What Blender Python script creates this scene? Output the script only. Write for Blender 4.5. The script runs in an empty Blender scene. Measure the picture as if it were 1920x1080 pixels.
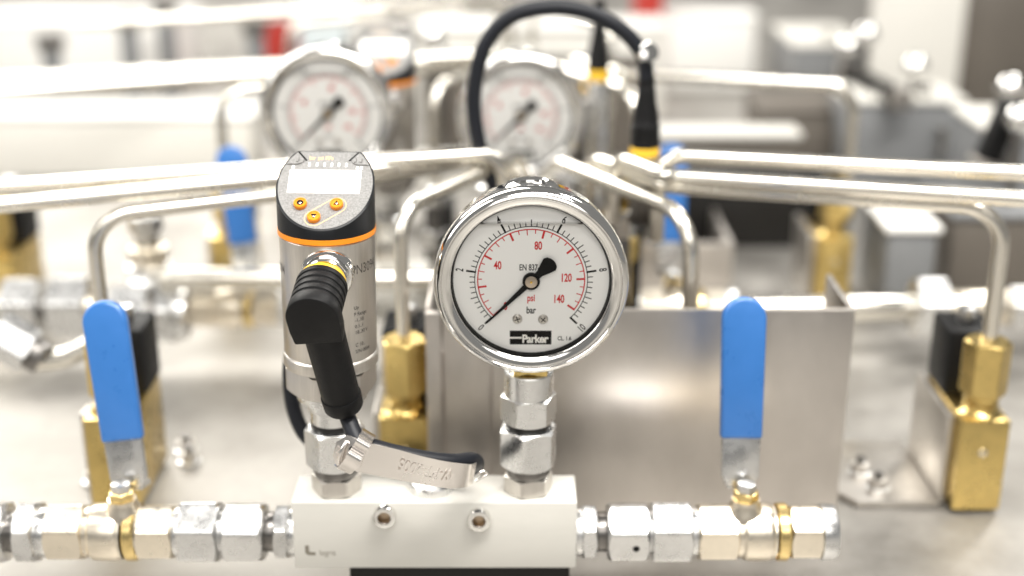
import bpy, bmesh, math, random
from mathutils import Matrix, Vector
random.seed(7)
C = bpy.context.scene.collection
sc = bpy.context.scene
MM = 0.001
PI = math.pi
R = math.radians

# ------------------------------------------------------------------ camera
PITCH = R(20); FPX = 2500.0; DIST = 462.0
cp, sp = math.cos(PITCH), math.sin(PITCH)
CAM = Vector((0, -DIST * cp, DIST * sp))
cam = bpy.data.cameras.new("camera"); cam_o = bpy.data.objects.new("camera", cam); C.objects.link(cam_o)
cam.sensor_width = 36; cam.lens = FPX / 1920 * 36
cam_o.location = CAM * MM
cam_o.rotation_euler = (R(90) - PITCH, 0, 0)
cam.clip_start = 0.01; cam.clip_end = 50
cam.dof.use_dof = True; cam.dof.focus_distance = 0.452; cam.dof.aperture_fstop = 4.2
sc.camera = cam_o

# ------------------------------------------------------------------ light
w = bpy.data.worlds.new("World"); sc.world = w; w.use_nodes = True
bg = w.node_tree.nodes["Background"]
bg.inputs[0].default_value = (1.0, 0.985, 0.95, 1); bg.inputs[1].default_value = 0.18

def area(name, loc, target, sx, sy, power, col=(1, .97, .92)):
    l = bpy.data.lights.new(name, 'AREA'); l.shape = 'RECTANGLE'; l.size = sx; l.size_y = sy
    l.energy = power; l.color = col
    o = bpy.data.objects.new(name, l); C.objects.link(o); o.location = loc
    d = Vector(target) - Vector(loc); o.rotation_euler = d.to_track_quat('-Z', 'Y').to_euler()
    return o
area("ceiling_and_fill_lamp", (-0.95, 1.9, 1.25), (-0.15, 0.3, -0.1), 1.9, 0.8, 44, (1, .965, .90))
area("ceiling_and_fill_lamp", (0.25, -0.45, 1.35), (0.0, 0.1, -0.1), 1.3, 0.35, 33)
area("ceiling_and_fill_lamp", (0.15, -1.35, 0.95), (0.0, 0.1, -0.05), 1.7, 0.6, 7.5)  # fill from behind the camera, added to brighten dial and front faces
area("ceiling_and_fill_lamp", (-1.2, -0.2, 0.9), (0.0, 0.0, -0.05), 0.35, 1.2, 11)
area("ceiling_and_fill_lamp", (1.0, 1.2, 1.5), (0.2, 0.2, -0.1), 0.25, 0.6, 14)
sc.view_settings.view_transform = 'Standard'; sc.view_settings.look = 'None'
sc.view_settings.exposure = 0.47; sc.view_settings.gamma = 1
sc.cycles.use_denoising = True
sc.cycles.max_bounces = 10; sc.cycles.sample_clamp_indirect = 6

def at(px, py, Y):                       # picture point (1920 wide) -> place on the plane y = Y, mm
    a = px - 960; b = 540 - py
    d = Vector((a, FPX * cp + b * sp, -FPX * sp + b * cp))
    return CAM + d * ((Y - CAM.y) / d.y)

# ------------------------------------------------------------------ materials
MATS = {}
def mat(name, col, metal=0.0, rough=0.5, var=0.0, vscale=60, rvar=0.0, bump=0.0, bscale=400, stretch=(1, 1, 1), coat=0.0, dirt=None, spec=.5):
    m = bpy.data.materials.new(name); m.use_nodes = True
    nt = m.node_tree; b = nt.nodes["Principled BSDF"]
    b.inputs["Base Color"].default_value = (*col, 1)
    b.inputs["Metallic"].default_value = metal; b.inputs["Roughness"].default_value = rough
    b.inputs["Coat Weight"].default_value = coat
    b.inputs["Specular IOR Level"].default_value = spec
    tc = nt.nodes.new("ShaderNodeTexCoord"); mp = nt.nodes.new("ShaderNodeMapping")
    mp.inputs["Scale"].default_value = stretch
    nt.links.new(tc.outputs["Object"], mp.inputs["Vector"])
    if var or rvar:
        n = nt.nodes.new("ShaderNodeTexNoise"); n.inputs["Scale"].default_value = vscale
        n.inputs["Detail"].default_value = 5; n.inputs["Roughness"].default_value = .65
        nt.links.new(mp.outputs[0], n.inputs["Vector"])
        if var:
            r = nt.nodes.new("ShaderNodeValToRGB"); r.color_ramp.elements[0].position = .3; r.color_ramp.elements[1].position = .7
            lo = dirt if dirt else [c * (1 - var) for c in col]; hi = [min(1, c * (1 + var * .6)) for c in col]
            r.color_ramp.elements[0].color = (*lo, 1); r.color_ramp.elements[1].color = (*hi, 1)
            nt.links.new(n.outputs[0], r.inputs[0]); nt.links.new(r.outputs[0], b.inputs["Base Color"])
        if rvar:
            q = nt.nodes.new("ShaderNodeMapRange"); q.inputs[3].default_value = max(.02, rough - rvar); q.inputs[4].default_value = min(1, rough + rvar)
            q.inputs[1].default_value = .3; q.inputs[2].default_value = .7
            nt.links.new(n.outputs[0], q.inputs[0]); nt.links.new(q.outputs[0], b.inputs["Roughness"])
    if bump:
        n2 = nt.nodes.new("ShaderNodeTexNoise"); n2.inputs["Scale"].default_value = bscale; n2.inputs["Detail"].default_value = 3
        nt.links.new(mp.outputs[0], n2.inputs["Vector"])
        bp = nt.nodes.new("ShaderNodeBump"); bp.inputs["Strength"].default_value = bump; bp.inputs["Distance"].default_value = .0003
        nt.links.new(n2.outputs[0], bp.inputs["Height"]); nt.links.new(bp.outputs[0], b.inputs["Normal"])
    MATS[name] = m
    return m
CHROME = mat("polished_steel", (.80, .79, .77), 1, .09, rvar=.05, vscale=140, bump=.05, bscale=90)
ZINC = mat("zinc_plate", (.75, .75, .745), 1, .29, var=.10, vscale=160, rvar=.07, bump=.10, bscale=500)
NICKEL = mat("nickel_plate", (.86, .785, .66), 1, .31, var=.06, vscale=200, rvar=.06, bump=.12, bscale=700)
STEEL = mat("brushed_steel", (.63, .60, .56), 1, .36, var=.10, vscale=70, rvar=.08, bump=.12, bscale=260, stretch=(14, 14, 1))
BRACK = mat("bracket_steel", (.58, .55, .51), 1, .40, var=.12, vscale=26, rvar=.08, bump=.05, bscale=200)
SHEET = mat("sheet_steel", (.66, .62, .58), 1, .37, var=.12, vscale=26, rvar=.07, bump=.04, bscale=160, stretch=(1, 1, .55))
TUBE = mat("tube_steel", (.80, .765, .69), 1, .25, var=.05, vscale=60, rvar=.04)
BRASS = mat("brass", (.67, .50, .19), 1, .30, var=.16, vscale=90, rvar=.08, bump=.10, bscale=500)
RINGB = mat("valve_ring_brass", (.86, .66, .30), 1, .26, var=.12, vscale=300)
GOLD = mat("brass_ring", (.82, .55, .13), 1, .22, var=.1, vscale=300)
ALU = mat("white_anodised", (.625, .61, .565), 0, .42, var=.05, vscale=55, rvar=.08, bump=.10, bscale=700, stretch=(.25, 1, 1))
BLACKP = mat("black_plastic", (.006, .006, .0065), 0, .5, spec=.22, rvar=.06, vscale=300, bump=.16, bscale=1600)
HEADP = mat("head_plastic", (.006, .007, .009), 0, .42, spec=.3, bump=.10, bscale=2200)
FACEP = mat("face_plastic", (.26, .256, .25), 0, .42, var=.4, vscale=1500, bump=.35, bscale=3000)  # grey lifted in the colour to stand for lamp sheen on the face
RUBBER = mat("cable_rubber", (.010, .0115, .016), 0, .45, spec=.3, bump=.12, bscale=1200)
GREYCABLE = mat("grey_cable", (.10, .11, .12), 0, .40)
ORING = mat("dark_seal", (.008, .008, .008), .0, .3)
DARKSTEEL = mat("dark_steel", (.22, .21, .20), 1, .30, var=.15, vscale=120)
BROWNST = mat("socket_steel_reflection", (.42, .33, .24), 1, .35)  # brown reflection inside the sockets is put into the colour
BLUE = mat("blue_vinyl", (.031, .148, .43), 0, .31, var=.09, vscale=38, rvar=.10, bump=.14, bscale=500, coat=.5)
DIAL = mat("dial_white", (.88, .875, .86), 0, .5)
PRINTK = mat("print_black", (.003, .003, .003), 0, .5, spec=.2)
PRINTR = mat("print_red", (.58, .0, .004), 0, .5)
PRINTW = mat("print_white", (.85, .84, .80), 0, .5)
ETCH = mat("etch_grey", (.055, .05, .046), 0, .6)
LOGOG = mat("print_grey", (.20, .18, .145), 0, .55)
ORANGE = mat("orange_plastic", (.85, .27, .012), 0, .35)
YELLOW = mat("yellow_plastic", (.80, .48, .03), 0, .4)
DISPLAY = mat("display_white", (.88, .87, .83), 0, .18)
PALEO = mat("print_orange", (.90, .55, .28), 0, .5)
STRAP = mat("strap_steel", (.86, .82, .785), 1, .26, var=.03, vscale=40, rvar=.04, bump=.02, bscale=300)
PLATE = mat("worktop_steel", (.36, .347, .325), .65, .52, var=.3, vscale=13, rvar=.12, bump=.06, bscale=120, dirt=(.20, .188, .17))
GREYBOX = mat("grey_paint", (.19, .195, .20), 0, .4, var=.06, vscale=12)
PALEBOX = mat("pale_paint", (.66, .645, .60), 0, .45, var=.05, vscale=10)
DARKBOX = mat("dark_paint", (.012, .011, .010), 0, .5, spec=.3, var=.2, vscale=14)
BROWNBOX = mat("brown_grey_paint", (.12, .105, .088), 0, .5, var=.2, vscale=9)
RED = mat("red_paint", (.42, .03, .02), 0, .4)
PALEBLUE = mat("pale_blue_plastic", (.60, .66, .68), 0, .4)
WHITEB = mat("white_plastic", (.80, .79, .76), 0, .4)

def glassmat(name, col, base, blend):
    m = bpy.data.materials.new(name); m.use_nodes = True; nt = m.node_tree; nt.nodes.clear()
    o = nt.nodes.new("ShaderNodeOutputMaterial"); mx = nt.nodes.new("ShaderNodeMixShader")
    t = nt.nodes.new("ShaderNodeBsdfTransparent"); g = nt.nodes.new("ShaderNodeBsdfGlossy"); g.inputs["Roughness"].default_value = .02
    t.inputs[0].default_value = (*col, 1)
    f = nt.nodes.new("ShaderNodeFresnel"); f.inputs[0].default_value = blend
    a = nt.nodes.new("ShaderNodeMath"); a.operation = 'ADD'; a.inputs[1].default_value = base; a.use_clamp = True
    nt.links.new(f.outputs[0], a.inputs[0]); nt.links.new(a.outputs[0], mx.inputs[0])
    nt.links.new(t.outputs[0], mx.inputs[1]); nt.links.new(g.outputs[0], mx.inputs[2]); nt.links.new(mx.outputs[0], o.inputs[0])
    return m
GLASS = glassmat("gauge_glass", (.99, .99, .985), 0.0, 1.13)
LIQUID = glassmat("gauge_liquid", (.97, .97, .96), .62, 1.3)

# ------------------------------------------------------------------ mesh builder
def frame(o, z, x=None):
    z = Vector(z).normalized()
    x = Vector(x) if x is not None else (Vector((1, 0, 0)) if abs(z.x) < .9 else Vector((0, 1, 0)))
    x = (x - z * x.dot(z)).normalized(); y = z.cross(x)
    M = Matrix((x, y, z)).transposed().to_4x4(); M.translation = Vector(o)
    return M
I4 = Matrix.Identity(4)
FACE = Matrix(((1, 0, 0, 0), (0, 0, -1, 0), (0, 1, 0, 0), (0, 0, 0, 1)))     # local z towards the viewer
ALONGX = frame((0, 0, 0), (1, 0, 0), (0, 1, 0))

class MB:
    def __init__(s): s.v = []; s.f = []
    def add(s, vs, fs, M=I4):
        n = len(s.v); s.v += [M @ Vector(v) for v in vs]; s.f += [[i + n for i in f] for f in fs]; return s
    def box(s, x0, x1, y0, y1, z0, z1, M=I4):
        vs = [(x, y, z) for z in (z0, z1) for y in (y0, y1) for x in (x0, x1)]
        return s.add(vs, [(0, 2, 3, 1), (4, 5, 7, 6), (0, 1, 5, 4), (2, 6, 7, 3), (0, 4, 6, 2), (1, 3, 7, 5)], M)
    def prism(s, poly, z0, z1, M=I4):
        n = len(poly); vs = [(x, y, z0) for x, y in poly] + [(x, y, z1) for x, y in poly]
        fs = [list(range(n))[::-1], list(range(n, 2 * n))] + [(i, (i + 1) % n, n + (i + 1) % n, n + i) for i in range(n)]
        return s.add(vs, fs, M)
    def lathe(s, prof, seg=48, M=I4, rf=None, loop=False):
        # prof: (r, z); rf(angle, r, z) -> (r, z) lets a profile be hexagonal
        vs = []; fs = []; rows = []
        for r, z in prof:
            if r == 0: rows.append([len(vs)]); vs.append((0, 0, z)); continue
            row = []
            for k in range(seg):
                a = 2 * PI * k / seg; rr, zz = rf(a, r, z) if rf else (r, z)
                row.append(len(vs)); vs.append((rr * math.cos(a), rr * math.sin(a), zz))
            rows.append(row)
        pairs = list(zip(rows, rows[1:])) + ([(rows[-1], rows[0])] if loop else [])
        for A, B in pairs:
            for k in range(seg):
                k2 = (k + 1) % seg
                if len(A) == 1 and len(B) == 1: continue
                if len(A) == 1: fs.append((A[0], B[k2], B[k]))
                elif len(B) == 1: fs.append((A[k], A[k2], B[0]))
                else: fs.append((A[k], A[k2], B[k2], B[k]))
        return s.add(vs, fs, M)
    def cyl(s, r, z0, z1, M=I4, seg=40, ch=.3):
        ch = min(ch, abs(z1 - z0) * .45, r * .5)
        return s.lathe([(0, z0), (r - ch, z0), (r - ch * .3, z0 + ch * .3), (r, z0 + ch), (r, z1 - ch), (r - ch * .3, z1 - ch * .3), (r - ch, z1), (0, z1)], seg, M)
    def hexa(s, af, z0, z1, M=I4, rot=0, c0=True, c1=True, seg=96, steep=.58, p=46):
        a = af / 2; rc = a * .965
        def hr(t):
            S = sum(abs(max(0, math.cos(t - rot - k * PI / 3))) ** p for k in range(6)); return a / S ** (1 / p)
        vs = []; fs = []
        def ring(kind):
            i = len(vs)
            for k in range(seg):
                t = 2 * PI * k / seg; r = hr(t); dz = max(0, r - rc) * steep
                if kind == 'b0': q, z = rc, z0
                elif kind == 'e0': q, z = r, z0 + (dz if c0 else .25)
                elif kind == 'e1': q, z = r, z1 - (dz if c1 else .25)
                else: q, z = rc, z1
                if kind == 'b0' and not c0: q = r - .25
                if kind == 'b1' and not c1: q = r - .25
                vs.append((q * math.cos(t), q * math.sin(t), z))
            return i
        r0, r1, r2, r3 = ring('b0'), ring('e0'), ring('e1'), ring('b1')
        for A, B in ((r0, r1), (r1, r2), (r2, r3)):
            for k in range(seg):
                k2 = (k + 1) % seg; fs.append((A + k, A + k2, B + k2, B + k))
        fs.append([r0 + k for k in range(seg)][::-1]); fs.append([r3 + k for k in range(seg)])
        return s.add(vs, fs, M)
    def tube(s, pts, r, seg=20, caps=True, radii=None):
        pts = [Vector(p) for p in pts]; n = len(pts); vs = []; fs = []
        T = [(pts[min(i + 1, n - 1)] - pts[max(i - 1, 0)]).normalized() for i in range(n)]
        u = T[0].orthogonal().normalized()
        for i in range(n):
            u = (u - T[i] * u.dot(T[i])).normalized(); v = T[i].cross(u); q = radii[i] if radii else r
            for k in range(seg):
                a = 2 * PI * k / seg; vs.append(pts[i] + (u * math.cos(a) + v * math.sin(a)) * q)
        for i in range(n - 1):
            for k in range(seg):
                k2 = (k + 1) % seg; fs.append((i * seg + k, i * seg + k2, (i + 1) * seg + k2, (i + 1) * seg + k))
        if caps: fs.append(list(range(seg))[::-1]); fs.append([(n - 1) * seg + k for k in range(seg)])
        return s.add(vs, fs)
    def build(s, name, m, parent=None, bevel=0, bseg=2, ang=32, origin=None):
        o0 = Vector(origin) if origin is not None else Vector((0, 0, 0))
        me = bpy.data.meshes.new(name); me.from_pydata([(v - o0) * MM for v in s.v], [], s.f)
        bm = bmesh.new(); bm.from_mesh(me)
        bmesh.ops.recalc_face_normals(bm, faces=bm.faces)
        if bevel:
            es = [e for e in bm.edges if len(e.link_faces) == 2 and e.calc_face_angle(0) > R(40)]
            bmesh.ops.bevel(bm, geom=es, offset=bevel * MM, segments=bseg, profile=.5, affect='EDGES', clamp_overlap=True)
        bm.to_mesh(me); bm.free()
        me.shade_smooth(); me.set_sharp_from_angle(angle=R(ang))
        me.materials.append(m)
        o = bpy.data.objects.new(name, me); C.objects.link(o)
        if parent is not None: o.parent = parent
        if origin is not None: o.location = o0 * MM
        return o

def bend(pts, rad, n=8):                  # polyline with rounded corners
    pts = [Vector(p) for p in pts]; out = [pts[0]]
    for i in range(1, len(pts) - 1):
        a, b, c = pts[i - 1], pts[i], pts[i + 1]; u = (a - b).normalized(); v = (c - b).normalized()
        th = u.angle(v)
        if th > PI - .02: out.append(b); continue
        d = min(rad / math.tan(th / 2), (a - b).length * .48, (c - b).length * .48); rr = d * math.tan(th / 2)
        cen = b + (u + v).normalized() * (rr / math.sin(th / 2))
        s, e = b + u * d - cen, b + v * d - cen; ang = s.angle(e); ax = s.cross(e).normalized()
        for k in range(n + 1): out.append(cen + Matrix.Rotation(ang * k / n, 3, ax) @ s)
    out.append(pts[-1]); return out
def spline(pts, n=10):                    # Catmull-Rom
    P = [Vector(p) for p in pts]; P = [P[0] * 2 - P[1]] + P + [P[-1] * 2 - P[-2]]; out = []
    for i in range(1, len(P) - 2):
        for k in range(n):
            t = k / n; a, b, c, d = P[i - 1:i + 3]
            out.append(.5 * ((2 * b) + (c - a) * t + (2 * a - 5 * b + 4 * c - d) * t * t + (3 * b - a - 3 * c + d) * t ** 3))
    out.append(P[-2]); return out

def tag(o, label, cat, group=None):
    o["label"] = label; o["category"] = cat
    if group: o["group"] = group
    return o
def thing(name, loc, label, cat, group=None):
    o = bpy.data.objects.new(name, None); C.objects.link(o); o.location = Vector(loc) * MM; o.empty_display_size = .01
    return tag(o, label, cat, group)
KIDS = {}
def copy_tree(o, offset=None, label=None, parent=None):
    c = o.copy(); C.objects.link(c); c.parent = parent
    if offset is not None: c.location = o.location + Vector(offset) * MM
    if label: c["label"] = label
    for ch in [x for x in bpy.data.objects if x.parent == o and x.name in C.objects]:
        copy_tree(ch, None, None, c)
    return c

def text(s, h, m, parent, M, name="lettering", sx=.82, off=0.0, align='CENTER', wrap=None, extr=0.0, spacing=1.0):
    cu = bpy.data.curves.new(name, 'FONT'); cu.body = s; cu.size = h / .72; cu.align_x = align; cu.align_y = 'BOTTOM_BASELINE'
    cu.offset = off; cu.extrude = extr; cu.space_character = spacing; cu.resolution_u = 4
    t = bpy.data.objects.new(name, cu); C.objects.link(t)
    dg = bpy.context.evaluated_depsgraph_get(); me = bpy.data.meshes.new_from_object(t.evaluated_get(dg))
    bpy.data.objects.remove(t); bpy.data.curves.remove(cu)
    me.name = name
    for v in me.vertices:
        p = Vector((v.co.x * sx, v.co.y - h / 2, v.co.z))
        p = wrap(p) if wrap else M @ p
        v.co = p * MM
    me.materials.clear(); me.materials.append(m)
    o = bpy.data.objects.new(name, me); C.objects.link(o); o.parent = parent
    return o

# ------------------------------------------------------------------ setting
ZP = -136.0
b = MB(); b.box(-1600, 1600, -1100, 2300, ZP - 8, ZP)  # front part is unseen, lengthened to reflect light onto bezel and front faces
o = b.build("worktop", PLATE); o["kind"] = "structure"
b = MB(); b.box(-3500, 3500, -2500, 5000, -920, -900)
o = b.build("workshop_floor", mat("floor_paint", (.45, .44, .42), 0, .5, var=.1, vscale=4)); o["kind"] = "structure"

# ------------------------------------------------------------------ pressure gauge
GX, GY, GZ = 6.7, 0.0, 1.0
def make_gauge(label, group):
    base = Vector((GX, 15.5, -44)); g = thing("pressure_gauge", base, label, "pressure gauge", group)
    cen = Vector((GX, GY, GZ)) - base
    M = Matrix.Translation(cen) @ FACE
    # case: cup behind the bezel
    MB().lathe([(0, -33), (22, -33), (25, -32), (26.5, -30), (27.5, -27), (31.5, -22), (32.2, -20), (32.4, -10), (32.4, -7)], 120, M).build("case", CHROME, g)
    b = MB().lathe([(5.2, -.5), (5.5, .5), (6.2, .75), (8.2, .2), (9.8, -1.2)], 48, Matrix.Translation(cen + Vector((0, 17.0, 31.9))))
    b.build("filler_rim", CHROME, g)
    MB().cyl(5.15, -1, .25, Matrix.Translation(cen + Vector((0, 17.0, 31.75))), ch=.3).build("filler_plug", BLACKP, g)
    prof = [(31.8, -8.5), (33.2, -8.3), (33.9, -7.4), (34.1, -6), (34.1, -3.4), (33.9, -2.0), (33.3, -.9), (32.5, -.25), (31.9, 0), (31.55, -.25), (31.4, -.9), (31.2, -.95), (31.05, -.6),
            (30.9, -.55), (28.9, -1.6), (28.3, -2.0), (28.1, -2.3), (28.1, -2.9), (30, -3.1)]
    bz = MB().lathe(prof, 160, M).build("bezel", CHROME, g, ang=50)
    MB().lathe([(28.0, -2.95), (27.7, -3.0), (27.3, -4.9), (27.2, -5.3), (29, -5.5), (29, -3)], 120, M, loop=True).build("gasket", PRINTK, g)
    d = MB().lathe([(0, -5.0), (27.4, -5.0), (27.9, -5.05), (27.9, -6), (0, -6)], 120, M).build("dial", DIAL, g)
    dz = -4.97
    def ticks(nm, m, marks, arcr, arcw, a0, a1):
        b = MB()
        n = 90
        vs = []; fs = []
        for k in range(n + 1):
            a = R(a0 + (a1 - a0) * k / n)
            vs += [((arcr - arcw) * math.cos(a), (arcr - arcw) * math.sin(a), dz), ((arcr + arcw) * math.cos(a), (arcr + arcw) * math.sin(a), dz)]
            if k: fs.append((2 * k - 2, 2 * k - 1, 2 * k + 1, 2 * k))
        b.add(vs, fs, M)
        for deg, r0, r1, hw in marks:
            a = R(deg); c, s = math.cos(a), math.sin(a)
            b.add([(r0 * c - hw * s, r0 * s + hw * c, dz + .004), (r0 * c + hw * s, r0 * s - hw * c, dz + .004), (r1 * c + hw * s, r1 * s - hw * c, dz + .004), (r1 * c - hw * s, r1 * s + hw * c, dz + .004)], [(0, 1, 2, 3)], M)
        b.build(nm, m, d)
    mk = []
    for i in range(51):
        a = 225 - 270 * i / 50
        if i % 10 == 0: mk.append((a, 19.5, 23.0, .36))
        elif i % 5 == 0: mk.append((a, 19.7, 22.3, .18))
        else: mk.append((a, 19.7, 21.6, .17))
    ticks("bar_scale", PRINTK, mk, 19.75, .15, 225, -45)
    mk = []
    for i in range(30):
        a = 225 - 270 * (i * 5) / 145.04
        if i > 28: break
        if i % 4 == 0: mk.append((a, 18.9, 15.8, .36))
        elif i % 2 == 0: mk.append((a, 18.75, 16.6, .17))
        else: mk.append((a, 18.75, 17.2, .17))
    ticks("psi_scale", PRINTR, mk, 18.7, .20, 225, 225 - 270 * 140 / 145.04)
    def T(s, x, y, h, m, rot=0, nm="numeral", **k):
        return text(s, h, m, d, M @ Matrix.Translation((x, y, dz + .01)) @ Matrix.Rotation(R(rot), 4, 'Z'), nm, **k)
    for s, deg, rot, rr in (("0", 225, 315, 24.9), ("2", 171, 81, 25.4), ("4", 117, 27, 25.0), ("6", 63, -27, 25.0), ("8", 9, -81, 25.4), ("10", -45, 45, 25.2)):
        T(s, rr * math.cos(R(deg)), rr * math.sin(R(deg)), 2.7, PRINTK, rot, off=.06, sx=.66)
    for s, x, y in (("0", -9.0, -9.5), ("40", -11.7, 5.7), ("80", 2.4, 12.9), ("120", 12.2, 1.1), ("140", 9.7, -6.8)):
        T(s, x, y, 3.0, PRINTR, off=.11, sx=.64)
    T("psi", 0, -6.4, 2.6, PRINTR, nm="lettering", off=.08, sx=.7)
    T("bar", 0, -11.0, 2.6, PRINTK, nm="lettering", off=.08, sx=.7)
    T("EN 837-1", -4.2, 4.9, 2.3, PRINTK, nm="lettering", align='LEFT', sx=.66, off=.06)
    T("CL. 1.6", 11.9, -21.8, 1.55, PRINTK, nm="lettering", sx=.78, off=.05)
    b = MB().box(-7.5, 7.3, -24.2, -18.9, dz, dz + .012, M); b.build("logo_panel", PRINTK, d)
    zz = dz + .03
    text("Parker", 3.1, PRINTW, d, M @ Matrix.Translation((1.5, -21.9, zz)), "logo_lettering", sx=.86, off=.13, spacing=.93)
    MB().box(-7.55, -3.2, -21.95, -21.3, zz - .005, zz, M).build("logo_line", PRINTW, d)
    for x, y, a in ((-4.8, -14.4, 20), (4.3, -14.5, 50)):
        S = M @ Matrix.Translation((x, y, -5.0)) @ Matrix.Rotation(R(a), 4, 'Z')
        s1 = MB().lathe([(1.75, 0), (1.75, .3), (1.3, .75), (0, .9)], 28, S).build("dial_screw", DARKSTEEL if False else STEEL, d)
        MB().box(-1.05, 1.05, -.17, .17, .7, .93, S).box(-.17, .17, -1.05, 1.05, .7, .94, S).build("screw_slot", PRINTK, d)
    # needle
    dirv = Vector((-15.5, -15.4)).normalized(); per = Vector((-dirv.y, dirv.x))
    def P(a, w_): q = dirv * a + per * w_; return (q.x, q.y)
    poly = [P(21.9, .22), P(21.9, -.22), P(2.0, -1.05), P(-1.5, -1.1), P(-4.2, -1.3), P(-6.8, -2.3), P(-9.0, -3.05), P(-10.2, -2.4), P(-10.8, -1.2), P(-11.0, 0),
            P(-10.8, 1.2), P(-10.2, 2.4), P(-9.0, 3.05), P(-6.8, 2.3), P(-4.2, 1.3), P(-1.5, 1.1), P(2.0, 1.05)]
    nd = MB().prism(poly, -3.9, -3.65, M).lathe([(0, -4.9), (3.0, -4.9), (3.05, -3.5), (2.8, -3.2), (0, -3.2)], 40, M).build("needle", PRINTK, g)
    MB().cyl(2.15, -3.3, -2.95, M, ch=.15).build("hub_cap", mat("hub_bronze", (.52, .44, .36), 1, .35) if "hub_bronze" not in MATS else MATS["hub_bronze"], nd)
    MB().cyl(.45, -3.0, -2.75, M, ch=.1).build("hub_pin", GOLD, nd)
    # liquid level and window
    h = 21.6; xs = math.sqrt(27.8 ** 2 - h * h)
    n = 24; vs = []
    for k in range(n + 1):
        x = -xs + 2 * xs * k / n; q = h - .35 * (abs(x) / xs) ** 6
        vs += [(x, q, -4.9), (x, q, -2.45)]
    MB().add(vs, [(2 * k, 2 * k + 1, 2 * k + 3, 2 * k + 2) for k in range(n)], M).build("liquid_surface", LIQUID, g)
    MB().lathe([(0, -2.2), (28.0, -2.2)], 64, M).build("window", GLASS, g)
    # stem
    MB().box(-6.2, 6.2, -6.2, 6.2, 6.0, 17).build("stem", BRASS, g, bevel=.6)
    MB().cyl(6.0, -2.5, 6.0).build("stem_thread", GOLD, g)
    return g
g1 = make_gauge("liquid filled pressure gauge with sharp dial on the white block, needle at zero", "pressure gauges with white dials")

# ------------------------------------------------------------------ screw fittings on the block
BX0, BX1, BY0, BY1, BZ0, BZ1 = -82.3, 24.2, 4.5, 26.5, -114.6, -86.7
SXX, SYY = -66.4, 15.5
def make_fitting(loc, rot, coupling, label):
    f = thing("screw_fitting", loc, label, "pipe fitting", "stacked hex fittings on the white block")
    MB().hexa(16.4, 0, 7.0, rot=R(rot)).build("hex_base", STEEL, f)
    MB().lathe([(8.0, 6.9), (8.4, 7.4), (8.6, 8.8), (8.2, 10.9)], 48).build("dark_collar", DARKSTEEL, f)
    MB().hexa(19.6, 10.9, 26.6, rot=R(rot + 8), steep=.75).build("union_nut", ZINC, f)
    MB().cyl(8.6, 26.5, 29.2).build("seal_ring", ORING, f)
    if coupling:
        MB().hexa(18.4, 29.0, 39.8, rot=R(rot - 4), c1=True).build("hex_adapter", ZINC, f)
        MB().lathe([(8.6, 39.5), (9.05, 39.8), (9.05, 48.6), (8.7, 49.1), (7.2, 49.1), (6.6, 48.0), (0, 48.0)], 56).build("coupling", ZINC, f)
    else:
        MB().lathe([(8.4, 29.0), (8.4, 34), (9.4, 35.0), (9.4, 39.3), (8.9, 39.8), (0, 39.8)], 48).build("neck", ZINC, f)
    return f
f1 = make_fitting((6.1, 15.5, BZ1), 30 + 12, True, "stack of zinc hex nuts under the sharp pressure gauge")
f2 = make_fitting((SXX, SYY, BZ1), 30 + 2, False, "zinc hex fitting under the digital sensor, partly behind the metal strap buckle")

# ------------------------------------------------------------------ white manifold block
bc = Vector(((BX0 + BX1) / 2, (BY0 + BY1) / 2, BZ0))
blk = thing("manifold_block", bc, "white anodised manifold block with two socket screws in its front", "manifold block")
MB().box(BX0 - bc.x, BX1 - bc.x, BY0 - bc.y, BY1 - bc.y, 0, BZ1 - BZ0).build("block_body", ALU, blk, bevel=.45)
def socket_screw(M, parent, r=4.3, h=3.4, name="socket_screw", m=None):
    m = m or CHROME
    rows = [(r, -1.0), (r, h - .5), (r - .15, h - .15), (r - .6, h)]
    o = MB().lathe(rows + [(r * .60, h)], 40, M).build(name, m, parent, ang=25)
    def hx(a, q, z): return (q if q > 2.7 else q / max(abs(math.cos((a % (PI / 3)) - PI / 6)), .1) * .93, z)
    MB().lathe([(r * .60, h), (r * .56, h - .35), (r * .54, h - .4)], 48, M).build("socket_rim", m, o)
    a = r * .60
    poly = [(a * math.cos(k * PI / 3), a * math.sin(k * PI / 3)) for k in range(6)]
    b = MB(); vs = [(x, y, h - .3) for x, y in poly] + [(x * .97, y * .97, h - 2.4) for x, y in poly]
    b.add(vs, [(k, (k + 1) % 6, 6 + (k + 1) % 6, 6 + k) for k in range(6)] + [(6, 7, 8, 9, 10, 11)], M).build("hex_socket", BROWNST, o)
    return o
for px, py in ((720, 972), (898, 978)):
    p = at(px, py, BY0 - 3.2) - bc; p.y = BY0 - bc.y
    Ms = Matrix.Translation(p) @ FACE @ Matrix.Rotation(R(17), 4, 'Z')
    socket_screw(Ms, blk)
p = at(810, 916, 15.5) - bc; p.z = BZ1 - BZ0
MB().lathe([(8.2, -.3), (8.35, .3), (8.35, 2.9), (7.9, 3.5), (7.0, 3.6), (0, 3.6)], 64, Matrix.Translation((p.x, 0, p.z))).build("port_plug", ZINC, blk)
p = at(573, 1030, BY0) - bc
ML = Matrix.Translation((p.x, BY0 - bc.y, p.z)) @ FACE
MB().prism([(0, 3.9), (1.5, 3.9), (1.5, 1.5), (2.0, 1.0), (3.9, 1.0), (3.9, -.35), (1.0, -.35), (0, .6)], .01, .03, ML @ Matrix.Translation((-.2, -2.2, 0))).build("logo_mark", LOGOG, blk)
text("legris", 2.5, LOGOG, blk, ML @ Matrix.Translation((8.2, -1.35, .03)), "logo_lettering", sx=.85)
b = MB(); b.box(-62, 22, 7, 25, ZP, BZ0 + .0)
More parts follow.
